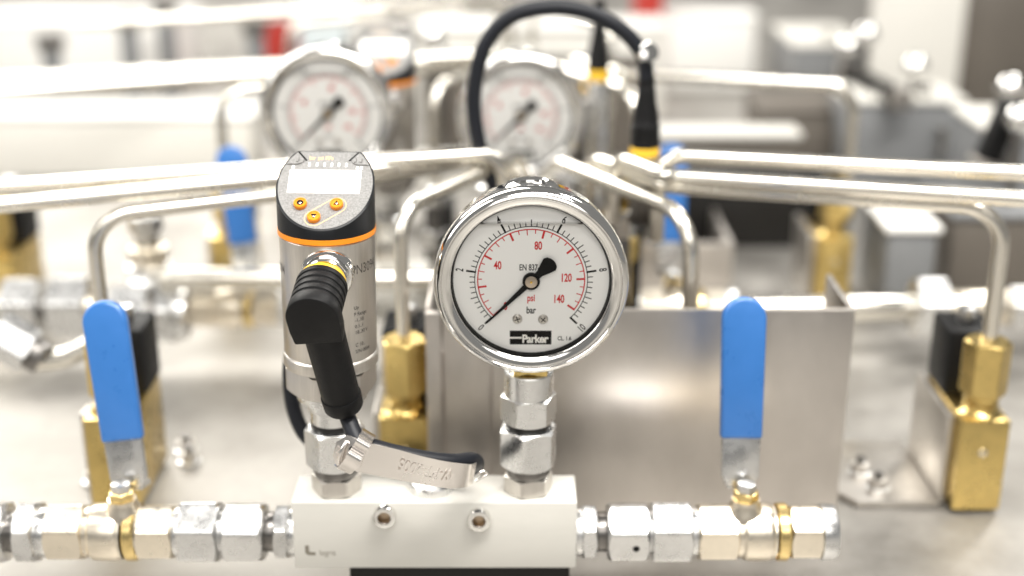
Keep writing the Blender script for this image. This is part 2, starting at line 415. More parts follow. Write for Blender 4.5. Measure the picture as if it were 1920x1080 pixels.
o = tag(b.build("support_bracket", DARKBOX, origin=(-20, 15, ZP), bevel=.5), "black bracket under the white manifold block", "bracket")

# ------------------------------------------------------------------ digital pressure sensor
SB = Vector((SXX, SYY, -60.2 + 13.2))
sen = thing("pressure_sensor", (SXX, SYY, -47.0), "round stainless pressure sensor with sharp slanted display head and orange ring", "pressure sensor", "round sensors with orange rings")
def zl(z): return z + 47.0
RS = 17.15
MB().lathe([(9.6, zl(-48.2)), (12.6, zl(-48)), (12.9, zl(-47.5)), (12.9, zl(-45)), (12.4, zl(-44.4)), (0, zl(-44.4))], 64).build("washer_ring", ZINC, sen)
MB().hexa(29.4, zl(-44.6), zl(-33.6), rot=R(30 + 16), p=40).build("hex_section", STEEL, sen)
MB().lathe([(16.2, zl(-34)), (17.0, zl(-33.7)), (17.25, zl(-33.2)), (17.25, zl(-29.6)), (16.9, zl(-29.1)), (16.55, zl(-28.9)), (16.85, zl(-28.4)), (16.85, zl(15.2)), (16.3, zl(15.9)), (0, zl(15.9))], 96).build("steel_body", STEEL, sen)
MB().lathe([(16.3, zl(15.85)), (17.3, zl(15.95)), (17.3, zl(17.75)), (16.3, zl(17.85))], 96).build("orange_ring", ORANGE, sen)
# head: cylinder cut by a slanted plane and a flat back
KS = .675; YC = 13.0
def ztop(y): return zl(21.2) + KS * (y + RS)
n = 96; ring = []
for k in range(n):
    a = 2 * PI * k / n; x, y = RS * math.cos(a), RS * math.sin(a)
    if y > YC: y = YC; x = max(-math.sqrt(RS * RS - YC * YC), min(math.sqrt(RS * RS - YC * YC), x * 1.0))
    ring.append((x, y))
head = MB()
vs = [(x, y, zl(17.8)) for x, y in ring] + [(x, y, ztop(y) - .25) for x, y in ring] + [(x * .985, y * .985, ztop(y * .985)) for x, y in ring]
fs = [(k, (k + 1) % n, n + (k + 1) % n, n + k) for k in range(n)] + [(n + k, n + (k + 1) % n, 2 * n + (k + 1) % n, 2 * n + k) for k in range(n)]
head.add(vs, fs + [list(range(n))[::-1], [2 * n + k for k in range(n)]]).build("head_shell", HEADP, sen)
nv = Vector((0, -KS, 1)).normalized(); MF = frame((0, 0, ztop(0)), nv, (1, 0, 0)); L = math.sqrt(1 + KS * KS)
def facepoly(pts, z0, z1, m, nm, par): return MB().prism(pts, z0, z1, MF).build(nm, m, par)
fp = [(x * .962, y * .962 * L) for x, y in ring]
face = facepoly(fp, .0, .12, FACEP, "face_panel", sen)
def rrect(x0, x1, y0, y1, r, n=6):
    out = []
    for cx, cy, a0 in ((x1 - r, y1 - r, 0), (x0 + r, y1 - r, 90), (x0 + r, y0 + r, 180), (x1 - r, y0 + r, 270)):
        for k in range(n + 1): a = R(a0 + 90 * k / n); out.append((cx + r * math.cos(a), cy + r * math.sin(a)))
    return out
facepoly(rrect(-13.0, 12.2, -4.1, 6.6, .3), .1, .2, DISPLAY, "display_window", face)
for i, u in enumerate((-6.4, -3.7, -1.1, 1.5, 4.0, 6.6)): facepoly(rrect(u - .38, u + .38, 8.2, 10.0, .1), .1, .16, PRINTW, "status_light", face)
for u in (-12.0, 10.6, 12.0): facepoly(rrect(u - .45, u + .45, 7.1, 8.5, .1), .1, .16, PRINTW, "output_light", face)
for s, u in (("bar", -5.6), ("psi", -2.6), ("MPa", .4)):
    text(s, 1.7, PALEO, face, MF @ Matrix.Translation((u, 12.2, .17)), "unit_lettering", sx=.7, off=.05)
def ring2(pts, wd, z, m, nm, par, M):
    n = len(pts); cx = sum(p[0] for p in pts) / n; cy = sum(p[1] for p in pts) / n; vs = []
    P = [Vector(p) for p in pts]
    for i in range(n):
        t = (P[(i + 1) % n] - P[i - 1]).normalized(); nn = Vector((-t.y, t.x)) * wd
        vs += [(P[i].x - nn.x, P[i].y - nn.y, z), (P[i].x + nn.x, P[i].y + nn.y, z)]
    return MB().add(vs, [(2 * i, 2 * i + 1, (2 * i + 3) % (2 * n), (2 * i + 2) % (2 * n)) for i in range(n)], M).build(nm, m, par)
BTN = ((-7.7, -9.4, 'o'), (4.8, -9.4, 'u'), (-2.5, -15.2, 'd'))
for u, v, k in BTN:
    Mb = MF @ Matrix.Translation((u, v, 0))
    bt = MB().lathe([(2.3, .1), (2.3, 1.5), (2.05, 1.8), (1.75, 1.75), (1.6, 1.45), (0, 1.4)], 36, Mb).build("push_button", ORANGE, sen)
    if k == 'o': MB().lathe([(.3, 1.5), (1.15, 1.5)], 24, Mb).build("button_mark", PRINTK, bt)
    else:
        q = 1 if k == 'u' else -1
        MB().prism([(-1.05, -.8 * q), (1.05, -.8 * q), (0, 1.15 * q)], 1.42, 1.5, Mb).build("button_mark", PRINTK, bt)
    MB().lathe([(0, 1.62), (.28, 1.6), (.42, 1.5)], 16, Mb @ Matrix.Translation((.1, -.25, 0))).build("button_dot", CHROME, bt)
a0 = Vector((-2.5, -15.2)); a1 = Vector((4.8, -9.4)); dd = (a1 - a0).normalized(); pp = Vector((-dd.y, dd.x)); rr = 3.25; pts = []
for k in range(13): a = R(90 + 180 * k / 12); q = a0 + dd * (rr * math.cos(a)) + pp * (rr * math.sin(a)); pts.append((q.x, q.y))
for k in range(13): a = R(-90 + 180 * k / 12); q = a1 + dd * (rr * math.cos(a)) + pp * (rr * math.sin(a)); pts.append((q.x, q.y))
ring2(pts, .16, .16, PALEO, "button_outline", face, MF)
# raised corner markers with drops
for sgn in (-1, 1):
    tri = [(sgn * 11.0, 14.5), (sgn * 14.5, 8.9), (sgn * 10.4, 9.0), (sgn * 8.9, 9.7), (sgn * 8.3, 11.0)]
    if sgn < 0: tri = tri[::-1]
    cm = facepoly(tri, .05, .62, FACEP, "corner_marker", sen)
    cx = sum(p[0] for p in tri) / 5; cy = sum(p[1] for p in tri) / 5
    edge = [(sgn * 7.9, 10.9), (sgn * 10.9, 14.7), (sgn * 10.4, 14.9), (sgn * 7.3, 10.9)]
    if sgn > 0: edge = edge[::-1]
    facepoly(edge, .05, .5, PRINTK, "corner_groove", cm)
    for dx in ((0,) if sgn < 0 else (-.9, 1.1)):
        tube_pts = [MF @ Vector((cx + dx + .35, cy + 1.0, .66)), MF @ Vector((cx + dx + .35, cy - .3, .66)), MF @ Vector((cx + dx, cy - .75, .66)), MF @ Vector((cx + dx - .5, cy - .5, .66))]
        MB().tube(spline(tube_pts, 5), .13, 8).build("marker_sign", ETCH, cm)
# printing round the steel body
def wrapper(deg0, z0):
    def wr(p):
        a = R(deg0) + p.x / 16.9; return Vector((16.9 * math.sin(a), -16.9 * math.cos(a), zl(z0) + p.y))
    return wr
text("PN3094", 3.6, ETCH, sen, I4, "etched_type", sx=.8, align='LEFT', wrap=wrapper(35.5, 5.9))
text("3094", 3.4, ETCH, sen, I4, "etched_type", sx=.8, align='RIGHT', wrap=wrapper(-55, 4.3))
for s, z, dg in (("Up", -8.2, 38), ("P Range", -10.6, 38), ("-1..10", -12.9, 39), ("0.1..1", -15.2, 39), ("18..30 V", -17.5, 39), ("C 10..", -22.3, 39), ("S/N 0004", -24.8, 39)):
    text(s, 1.35, ETCH, sen, I4, "etched_data", sx=.95, align='LEFT', wrap=wrapper(dg, z), off=.02)
ring2([wp for wp in [(-.9, -.9), (.9, -.9), (.9, .9), (-.9, .9)]], .1, 0, ETCH, "etched_sign", sen, frame((-16.95 * math.sin(R(66)), -16.95 * math.cos(R(66)), zl(-2)), (-math.sin(R(66)), -math.cos(R(66)), 0), (1, 0, 0)))
# socket boss
BO = Vector((1.9, 0, zl(5.2)))
MBo = frame(BO, (0, -1, 0), (1, 0, 0))
MB().lathe([(9.4, 14.2), (9.2, 17.3), (8.7, 18.0), (7.9, 18.2), (7.7, 18.6), (7.9, 19.0), (7.9, 23.4), (7.5, 23.9), (0, 23.9)], 64, MBo).build("socket_boss", CHROME, sen)
sen.rotation_euler = (0, R(.9), 0)

# angled plug
S = Vector((SXX + 2.2, SYY - 23.5, 5.0))
av = Vector((-.06, -.95, -.30)).normalized(); bv = Vector((.12, .27, -.93)); bv = (bv - av * bv.dot(av)).normalized(); cv = av.cross(bv)
plug = thing("angled_plug", S, "black right angle cable plug on the front of the digital sensor", "cable plug", "black cable plugs")
MA = frame((0, 0, 0), av, cv)
MB().lathe([(7.2, -1.0), (8.0, -.6), (8.0, 1.6), (7.2, 1.8)], 56, MA).build("yellow_seal", YELLOW, plug)
prof = [(7.0, .8)]
for k in range(4):
    z = 1.6 + k * 3.3; prof += [(8.6, z), (8.85, z + .6), (8.85, z + 2.3), (8.45, z + 2.6), (8.45, z + 3.1)]
prof += [(8.7, 15.2), (0, 15.2)]
def knurl(a, r, z): return (r + (.12 * math.cos(a * 24) if r > 9 else 0), z)
MB().lathe(prof, 120, MA, rf=knurl).build("coupling_nut", BLACKP, plug)
MP = Matrix((cv, bv, av)).transposed().to_4x4()       # x=cv, y=bv, z=av (mirrored frames are fixed by recalculated normals)
poly = [(9.0 * math.cos(R(180 + 180 * k / 24)), 9.0 * math.sin(R(180 + 180 * k / 24))) for k in range(25)]
poly = [(x, y) for x, y in poly] + [(8.9, 5), (8.2, 10.2), (-8.2, 10.2), (-8.9, 5)]
MB().prism(poly, 15.0, 20.6, MP).build("elbow_cap", BLACKP, plug, bevel=.7)
b0 = av * 12.4 + bv * 4; Mb = frame(b0, bv, cv)
MB().lathe([(7.0, 0), (7.0, 8), (6.75, 33), (6.7, 36.3), (0, 36.3)], 56, Mb).build("barrel", BLACKP, plug)
MB().lathe([(6.0, 35.9), (7.0, 35.9), (7.15, 36.5), (7.0, 41.0), (6.4, 42.0), (4.2, 42.3), (3.0, 42.3)], 56, Mb).build("end_collar", BLACKP, plug)
MB().box(2.0, 3.6, -6.95, -6.6, 30, 31, Mb).build("barrel_slot", PRINTK, plug)
CE = S + b0 + bv * 41.6
# cable of the plug
cab = [CE - bv * 3, CE + bv * 1.5, at(672, 828, -14), at(700, 838, -15.5), at(745, 850, -16), at(800, 861, -15), at(850, 866, -12), at(882, 863, -6), at(893, 868, 1), at(886, 880, 8),
       at(850, 888, 14), at(760, 874, 27), at(690, 858, 33), at(615, 842, 36), at(575, 818, 38), at(553, 775, 40), at(544, 720, 41), at(548, 660, 42), at(575, 600, 44)]
o = MB().tube(spline(cab, 8), 2.95, 20).build("sensor_cable", RUBBER, origin=CE)
tag(o, "dark cable hanging from the angled plug, held by a metal strap", "cable")

# metal strap marker
strap_c = at(780, 880, -19)
st = thing("marker_strap", strap_c, "embossed stainless marker strap buckled round the cable above the white block", "cable marker")
def band(top, bot, th, name, m, n=8):
    # ruled band between two splines, thickness th towards +y
    A = spline(top, n); B = spline(bot, n); k = len(A); vs = []; fs = []
    for p, q in zip(A, B):
        t = Vector((0, th, 0)); vs += [p, q, q + t, p + t]
    for i in range(k - 1):
        for j in range(4): fs.append((4 * i + j, 4 * i + (j + 1) % 4, 4 * i + 4 + (j + 1) % 4, 4 * i + 4 + j))
    fs += [(0, 1, 2, 3), tuple(4 * (k - 1) + j for j in (3, 2, 1, 0))]
    return MB().add([v - strap_c for v in vs], fs).build(name, m, st, ang=40)
band([at(687, 830, -21), at(740, 842, -22), at(800, 858, -22), at(850, 868, -20), at(880, 871, -15), at(894, 868, -8)],
     [at(666, 884, -21), at(730, 897, -22), at(790, 908, -22), at(842, 916, -20), at(872, 914, -15), at(886, 908, -8)], .5, "strap_band", STRAP)
# embossed characters (upside down, as on the strap)
tv = (at(850, 868, -20) - at(740, 842, -22)); tv.normalize()
up = (at(687, 830, -21) - at(666, 884, -21)); nrm = tv.cross(up).normalized()
if nrm.y > 0: nrm = -nrm
mc = (at(808, 860, -22) + at(792, 910, -22)) / 2 + nrm * .12 - strap_c
text("W-PT-2005", 4.6, STRAP, st, frame(mc, nrm, -tv), "embossed_lettering", sx=.68, extr=.12)
# buckle
def loop_band(name, pts, wv, th, m):
    A = spline(pts, 6); vs = []; fs = []; k = len(A)
    for i, p in enumerate(A):
        t = (A[min(i + 1, k - 1)] - A[max(i - 1, 0)]).normalized(); nn = t.cross(wv).normalized() * th
        vs += [p - wv / 2, p + wv / 2, p + wv / 2 + nn, p - wv / 2 + nn]
    for i in range(k - 1):
        for j in range(4): fs.append((4 * i + j, 4 * i + (j + 1) % 4, 4 * i + 4 + (j + 1) % 4, 4 * i + 4 + j))
    fs += [(0, 1, 2, 3), tuple(4 * (k - 1) + j for j in (3, 2, 1, 0))]
    return MB().add([v - strap_c for v in vs], fs).build(name, m, st, ang=40)
wv = (at(700, 830, -22) - at(676, 816, -22))
loop_band("buckle_loop", [at(692, 812, -12), at(688, 818, -19), at(680, 832, -23.5), at(671, 846, -22.5), at(664, 856, -24.5), at(655, 872, -24.5), at(646, 880, -23), at(640, 876, -20.5)], wv, .55, STRAP)
q = at(654, 852, -20) - strap_c
Mo = frame(q, (-.25, -.95, .15), tv)
oct_ = [(5.9 * math.cos(R(22.5 + 45 * k)), 7.2 * math.sin(R(22.5 + 45 * k))) for k in range(8)]
pl = MB().prism(oct_, -.5, .3, Mo).build("buckle_plate", STRAP, st, bevel=.15)
MB().tube([Mo @ Vector(v) for v in ((-1.8, 4.2, .3), (-2.2, 2.0, 1.6), (-2.3, -2.0, 1.6), (-1.9, -4.0, .3))], .9, 12).build("buckle_tongue", STRAP, st)
MB().lathe([(0, .42), (1.5, .40)], 20, Mo @ Matrix.Translation((1.1, 2.2, 0))).build("buckle_hole", PRINTK, st)
text("TMT", 1.6, STRAP, st, Mo @ Matrix.Translation((-3.9, 0, .32)) @ Matrix.Rotation(R(90), 4, 'Z'), "embossed_lettering", extr=.08)
q = at(905, 889, -3) - strap_c
MB().tube(spline([q + Vector(v) for v in ((-3, -1, 0), (0, 0, 1.2), (1.8, .5, 0), (.3, 0, -1), (-2.5, -.6, -2.6))], 5), .45, 10).build("strap_end", STRAP, st)

# ------------------------------------------------------------------ front pipe row
AX_Y, AX_Z = 15.5, -105.3
def X(x): return Matrix.Translation((x, 0, 0)) @ ALONGX
def make_union(x0, d, label, hole=False):
    # x0: block side, d: +1 to the right, -1 to the left
    u = thing("pipe_union", (x0, AX_Y, AX_Z), label, "pipe union", "zinc pipe unions beside the white blocks")
    def h(nm, af, a, b, m, rot=0, **k): MB().hexa(af, min(a * d, b * d), max(a * d, b * d), X(0), rot=R(rot), **k).build(nm, m, u)
    def c(nm, r, a, b, m): MB().cyl(r, min(a * d, b * d), max(a * d, b * d), X(0)).build(nm, m, u)
    c("shoulder", 9.4, 0, 2.6, ZINC)
    h("lock_hex", 19.6, 2.5, 8.2, ZINC, 0)
    c("nipple", 7.6, 8.0, 12.3, DARKSTEEL)
    h("union_nut", 21.0, 12.2, 28.0, ZINC, 6, steep=.8)
    c("seat_ring", 8.4, 27.9, 29.6, ZINC)
    h("hex_adapter", 22.2, 29.4, 44.2, ZINC, 2, c0=False)
    c("thread_end", 9.6, 44.0, 46.6, ZINC)
    if hole:
        q = at(1193, 1030, AX_Y - 10.6) - Vector((x0, AX_Y, AX_Z))
        a = math.atan2(q.z, q.y)
        k_ = round((a - R(0)) / (PI / 3))
        MB().cyl(1.35, -1.2, .1, frame((q.x, q.y, q.z), (0, q.y, q.z))).build("witness_hole", PRINTK, u)
    return u
u1 = make_union(BX1, 1, "zinc pipe union right of the white front block, black hole in its nut", True)
u2 = make_union(BX0, -1, "zinc pipe union left of the white front block under the sensor")
def make_valve(x0, d, hx, hb, lean, roll, label, cap):
    v = thing("ball_valve", (x0, AX_Y, AX_Z), label, "ball valve", "ball valves with blue levers")
    def h(nm, af, a, b, m, rot=0, **k): return MB().hexa(af, min(a * d, b * d), max(a * d, b * d), X(0), rot=R(rot), **k).build(nm, m, v)
    prof = [(9.5, 0), (9.9, .3), (10.0, 2), (10.9, 3.2), (11.1, 6), (11.1, 12), (10.8, 13.2), (10.5, 13.6), (10.5, 14.6)]
    if d > 0:
        h("end_hex", 20.4, 0, 15.2, NICKEL, 4)
        MB().lathe([(r, z + 15) for r, z in prof], 64, X(0)).build("valve_body", NICKEL, v)
        MB().lathe([(10.6, 30.4), (11.1, 30.8), (11.15, 34.0), (10.4, 35.0)], 64, X(0)).build("brass_ring", RINGB, v)
        h("end_hex", 19.4, 35.0, 47.2, NICKEL, 2)
    else:
        h("end_hex", 19.6, 0, 14.0, NICKEL, 4)
        MB().lathe([(10.4, -14.0), (11.15, -15.0), (11.1, -18.0), (10.6, -18.6)], 64, X(0)).build("brass_ring", RINGB, v)
        MB().lathe([(r, -34.2 + z) for r, z in prof], 64, X(0)).build("valve_body", NICKEL, v)
        h("end_hex", 20.4, 34.0, 48.5, NICKEL, 2)
    if cap: MB().lathe([(9.8, 47.0), (10.7, 47.3), (10.7, 52.2), (10.2, 53), (0, 53)], 64, X(0)).build("end_ring", ZINC, v)
    sx = hx - x0
    MB().lathe([(7.5, 7), (6.6, 10.5), (5.6, 12.5), (5.4, 14.5), (0, 14.5)], 40, Matrix.Translation((sx, 0, 0))).build("stem_boss", NICKEL, v)
    MB().hexa(8.6, 14.3, 17.6, Matrix.Translation((sx, 0, 0)), rot=R(12)).build("gland_nut", RINGB, v)
    # lever: bent plate with a vinyl grip, leaning back
    bt = hb - Vector((x0, AX_Y, AX_Z))
    Mh = Matrix.Translation(bt) @ Matrix.Rotation(R(roll), 4, 'Y') @ Matrix.Rotation(R(-lean), 4, 'X') @ FACE   # local y runs up the lever
    n_ = 16
    grip = [(-7.6, 0), (-7.7, 0)]
    pl = [(-5.2, -3.0), (-7.2, 1.0), (-7.4, 14), (-7.4, 20), (7.4, 20), (7.4, 14), (7.2, 1.0), (5.2, -3.0)]
    lv = MB().prism(pl, -1.3, 1.3, Mh).build("lever_plate", ZINC, v, bevel=.6)
    MB().box(-5.0, 5.0, -4.2, -2.0, -9.5, 1.0, Mh).build("lever_foot", ZINC, lv, bevel=.4)
    MB().hexa(6.6, 17.4, 21.0, Matrix.Translation((sx, 0, 0)), rot=R(5)).build("lever_nut", ZINC, v)
    w0, w1, ln = 8.0, 8.5, 70.0
    g = [(-w0, 15.5), (w0, 15.5)] + [(w1 * math.cos(R(180 * k / 24)), ln - 8.5 + 8.5 * math.sin(R(180 * k / 24))) for k in range(25)]
    MB().prism(g, -2.6, 2.6, Mh).build("lever_grip", BLUE, v, bevel=1.5, bseg=4, ang=50)
    return v
v1 = make_valve(70.8, 1, 89.0, at(1387, 896, 22), 14, .4, "ball valve at the right with upright blue lever in front of the steel box", True)
v2 = make_valve(-128.9, -1, -148.5, at(243, 900, 22), 14, -7.0, "ball valve at the left with tilted blue lever in front of a brass valve", False)
# left end of the row
e = thing("pipe_union", (-177.4, AX_Y, AX_Z), "zinc union entering at the left edge beside the left ball valve", "pipe union", "zinc pipe unions beside the white blocks")
MB().cyl(9.6, -4, 0, X(0)).build("thread_end", ZINC, e)
MB().hexa(22, -11.5, -3.6, X(0), rot=R(3)).build("lock_hex", ZINC, e)
MB().cyl(7.8, -16, -11, X(0)).build("nipple", DARKSTEEL, e)
MB().hexa(22, -32, -15.5, X(0), rot=R(8), steep=.8).build("union_nut", ZINC, e)

# ------------------------------------------------------------------ brass solenoid valves
def make_solenoid(x, y, label):
    s = thing("solenoid_valve", (x, y, ZP), label, "solenoid valve", "brass solenoid valves with steel tubes")
    MB().box(-10.5, 10.5, -10, 40, 2, 45).build("brass_body", BRASS, s, bevel=.8)
    MB().lathe([(10, 44.8), (8.2, 45.6), (6.0, 48), (6.0, 50.5), (7.4, 51.2), (7.6, 53.5), (6.6, 54.6)], 40).build("brass_neck", BRASS, s)
    MB().hexa(13.5, 46.4, 50.2, rot=R(10)).build("brass_hex", BRASS, s)
    MB().hexa(17.6, 54.2, 78.5, rot=R(16), steep=.7).build("compression_nut", BRASS, s)
    MB().box(-11, 11, 16, 42, 45, 76).build("coil", BLACKP, s, bevel=2)
    MB().cyl(4.2, 76, 83, Matrix.Translation((0, 29, 0))).build("coil_nut", ZINC, s)
    MB().box(-14.2, -10.7, -2, 46, 1, 44).build("mounting_plate", BRACK, s, bevel=.5)
    socket_screw(Matrix.Translation((0, -10, 30)) @ FACE, s, 1.9, .5, "body_screw")
    return s
s1 = make_solenoid(203.5, 93, "brass solenoid valve at the right edge under a bent steel tube")
s2 = make_solenoid(-46.5, 95, "brass solenoid valve between the digital sensor and the sharp gauge")
s3 = make_solenoid(-174, 94, "brass solenoid valve behind the left blue lever")

# ------------------------------------------------------------------ steel tubes
def tube(pts, label, rad=13, r=3.1):
    p = bend(pts, rad); o = MB().tube(p, r, 20).build("steel_tube", TUBE, origin=p[0])
    return tag(o, label, "tube", "bent stainless tubes running to the middle")
t1 = tube([(-174, 94, -60), (-174, 94, -3), (-103, 126, -3), (-10, 190, -3), (-10, 190, -36)], "bent steel tube rising behind the left blue lever and running right", 16)
t2 = tube([(-320, 40, 5), (-207, 84, 5), (-101, 125, 5), (0, 166, 5), (0, 166, -36)], "middle one of the three steel tubes crossing behind the sensor from the left", 14, 3.4)
t3 = tube([(-330, 69, 8), (-212, 101, 8), (-4, 158, 8), (-4, 158, -26)], "upper steel tube of the three crossing behind the sensor from the left", 14, 3.4)
t4 = tube([(-46.5, 95, -60), (-46.5, 95, 0), (-19, 144, 0), (6, 190, 0), (6, 190, -36)], "bent steel tube rising from the brass valve between sensor and gauge", 16, 3.0)
t5 = tube([(78, 103, -120), (76, 103, -5.5), (17, 202, -5.5), (17, 202, -40)], "bent steel tube dropping into the open steel box", 19, 3.5)
t6 = tube([(203.5, 93, -60), (203.5, 93, 1), (67, 128, 1), (34, 182, 1), (34, 182, -36)], "long bent steel tube rising from the brass valve at the right edge", 17, 3.5)
t7 = tube([(330, 50, 8), (206, 83, 8), (66, 118, 8), (47, 158, 6), (47, 158, -26)], "steel tube ending at the right edge, lower one of the straight pair", 12, 3.5)
t8 = tube([(340, 80, 10), (217, 115, 10), (66, 147, 10), (66, 147, -30)], "steel tube ending at the right edge, upper one of the straight pair", 12, 3.5)

# central junction block behind the gauge
jb = thing("junction_block", (15, 182, -60), "dark steel junction block with small nuts where the tubes meet behind the gauge", "junction block", "tube junction blocks")
MB().box(-32, 30, -32, 36, 0, 34).build("block_body", DARKSTEEL, jb, bevel=1)
for x, y in ((-25, 8), (-15, -16), (-19, -24), (-9, 8), (2, 20), (12, 28), (21, 23)):
    MB().hexa(13, 34, 44, Matrix.Translation((x, y, 0)), rot=R(x * 7)).build("tube_nut", ZINC, jb)
Mj = Matrix.Translation((39, 14, 0))
MB().cyl(5.5, -20, 48, Mj).build("brass_stem", BRASS, jb); MB().hexa(15, 4, 16, Mj, rot=.3).build("tube_nut", BRASS, jb); MB().hexa(14, 28, 40, Mj, rot=.3).build("tube_nut", GOLD, jb)
MB().hexa(13, 26, 38, Matrix.Translation((36, -16, 0)), rot=.6).build("tube_nut", CHROME, jb); MB().cyl(5, -20, 26, Matrix.Translation((36, -16, 0))).build("elbow_stem", DARKSTEEL, jb)

MB().box(-28, 40, -26, 22, -76, 0).build("block_foot", DARKBOX, jb)

# open steel box (U-shaped channel) behind the front row
XB0, XB1, YB0, YB1, ZB = -36, 142, 80, 125, -38.5
bx = thing("steel_box", ((XB0 + XB1) / 2, (YB0 + YB1) / 2, ZP), "open topped sheet steel box behind the sharp gauge and right blue lever", "steel box")
hw = (XB1 - XB0) / 2; hd = (YB1 - YB0) / 2; H = ZB - ZP
MB().box(-hw + 27.5, hw, -hd, -hd + 2.5, 0, H).build("front_panel", SHEET, bx, bevel=.9)
MB().box(-hw + 7, hw - 151.0, -hd + 1.6, -hd + 3.6, 0, H - 1).build("reflected_band_panel", SHEET, bx, bevel=.6)  # recess added where the sheet only reflects dark bands
MB().box(-hw, -hw + 6.5, -hd - 2, -hd + 2.5, 0, H - 1).build("reflected_band_flange", SHEET, bx, bevel=.9)  # flange added where the sheet only reflects a pale strip
MB().box(hw - 2.5, hw, -hd + 2.6, hd, 0, H).build("side_panel", SHEET, bx, bevel=.9)
MB().box(-hw, -hw + 2.5, -hd + 2.6, hd, 0, H).build("side_panel", SHEET, bx, bevel=.9)
MB().box(-hw + 2.6, hw - 2.6, hd - 2.5, hd, 0, H - 36).build("back_panel", SHEET, bx, bevel=.5)

# ------------------------------------------------------------------ cable arch with straight plug
YA = 158
cpts = [at(955, 420, YA + 6), at(928, 350, YA + 2), at(905, 295, YA), at(889, 215, YA), at(893, 140, YA), at(915, 75, YA), at(960, 30, YA), at(1030, 14, YA), at(1100, 22, YA), at(1160, 52, YA), at(1196, 88, YA), at(1209, 118, YA), at(1212, 150, YA)]
o = MB().tube(spline(cpts, 10), 3.5, 20).build("arched_cable", RUBBER, origin=cpts[0])
tag(o, "thick black cable arching over the blurred gauge behind the sharp gauge", "cable")
pb = at(1208, 330, YA)
pg = thing("straight_plug", pb, "black straight cable plug with yellow ring at the end of the arched cable", "cable plug", "black cable plugs")
pt = at(1213, 138, YA) - pb; hgt = pt.length; ax = pt.normalized(); Mq = frame((0, 0, 0), ax)
z0 = hgt * .22
MB().cyl(6.2, 0, z0, Mq).build("plug_socket", ZINC, pg)
MB().cyl(6.9, z0 - 1, z0 + 3.6, Mq, ch=.5).build("yellow_ring", YELLOW, pg)
pr = [(6.6, z0 + 3.4)]
for k in range(6):
    z = z0 + 3.6 + k * 1.7; pr += [(6.6, z), (6.6, z + 1.1), (6.2, z + 1.25), (6.2, z + 1.6)]
pr += [(6.0, z0 + 14), (5.7, z0 + 18), (4.6, z0 + 24), (4.2, z0 + 28), (4.1, z0 + 30), (3.6, z0 + 31), (3.9, z0 + 33), (3.3, hgt - 1), (0, hgt)]
MB().lathe(pr, 48, Mq).build("plug_shell", BLACKP, pg)
q = at(1208, 100, YA) - pb
MB().lathe([(3.4, -2.2), (4.3, -1.8), (4.3, 1.8), (3.4, 2.2)], 32, frame(q, (.5, 0, -.8))).build("cable_clip", CHROME, pg)
MB().cyl(4.4, 0, 1.5, frame(q + Vector((1.5, -3.8, 1)), (.3, -.9, .4))).build("clip_screw", CHROME, pg)
MB().cyl(7, -22, 0.1, I4).build("socket_body", DARKSTEEL, pg)

# ------------------------------------------------------------------ second and third machine behind
D = 257
gr = copy_tree(g1, (-2, D + 4, 0), "blurred pressure gauge framed by the arched black cable")
gl = copy_tree(g1, (-99.5, 222, 10), "blurred pressure gauge directly behind the digital sensor")
sb = copy_tree(sen, (-4, D + 14, 0), "far blurred sensor with orange ring, partly hidden by the left blurred gauge")
copy_tree(g1, (-125, 762, -53), "faintest and farthest pressure gauge, above and right of the left blurred gauge")
copy_tree(f1, (-2, D + 4, 0), "blurred hex fitting under the gauge framed by the arched cable")
copy_tree(f1, (-99.5, 222, 10), "blurred hex fitting behind the digital sensor")
copy_tree(f2, (-4, D + 14, 0), "blurred hex fitting under the far sensor")
copy_tree(blk, (0, D, 0), "white manifold block of the machine behind, mostly hidden by the gauge")
for s_, l_ in ((u1, "blurred zinc pipe union seen over the rim of the steel box"), (u2, "blurred zinc pipe union just left of the digital sensor's steel body")):
    copy_tree(s_, (0, D - 15, 0), l_)
copy_tree(v1, (0, D - 15, 0), "blurred ball valve, blue lever behind the tube that drops into the steel box")
e2 = copy_tree(e, (0, D - 25, 0), "blurred bulky zinc union at the left behind the left blue lever")
e2.scale = (1.3, 1.4, 1.4)
copy_tree(v2, (0, D - 15, 0), "blurred ball valve, blue lever left of the digital sensor behind the tubes")
copy_tree(s1, (-6, D - 2, 0), "blurred brass solenoid valve above the right rear corner of the steel box")
copy_tree(s3, (0, D - 2, 0), "blurred brass solenoid valve beside the rear left blue lever")
copy_tree(s3, (-128, D - 40, 0), "blurred brass solenoid valve near the left edge below the tubes")
tl = ["rear steel tube on the left behind the left blurred gauge", "middle rear steel tube crossing behind at the left", "upper rear steel tube crossing behind at the left", "rear steel tube bending behind the arched cable",
      "rear bent tube right of the blurred framed gauge", "rear long bent tube passing behind the straight black plug", "lower rear straight tube at the right", "upper rear straight tube at the right"]
for t_, l_ in zip((t1, t2, t3, t4, t5, t6), tl): copy_tree(t_, (0, D - 2, 0), l_)
copy_tree(jb, (0, D, 0), "dark junction block under the blurred gauges of the machine behind")

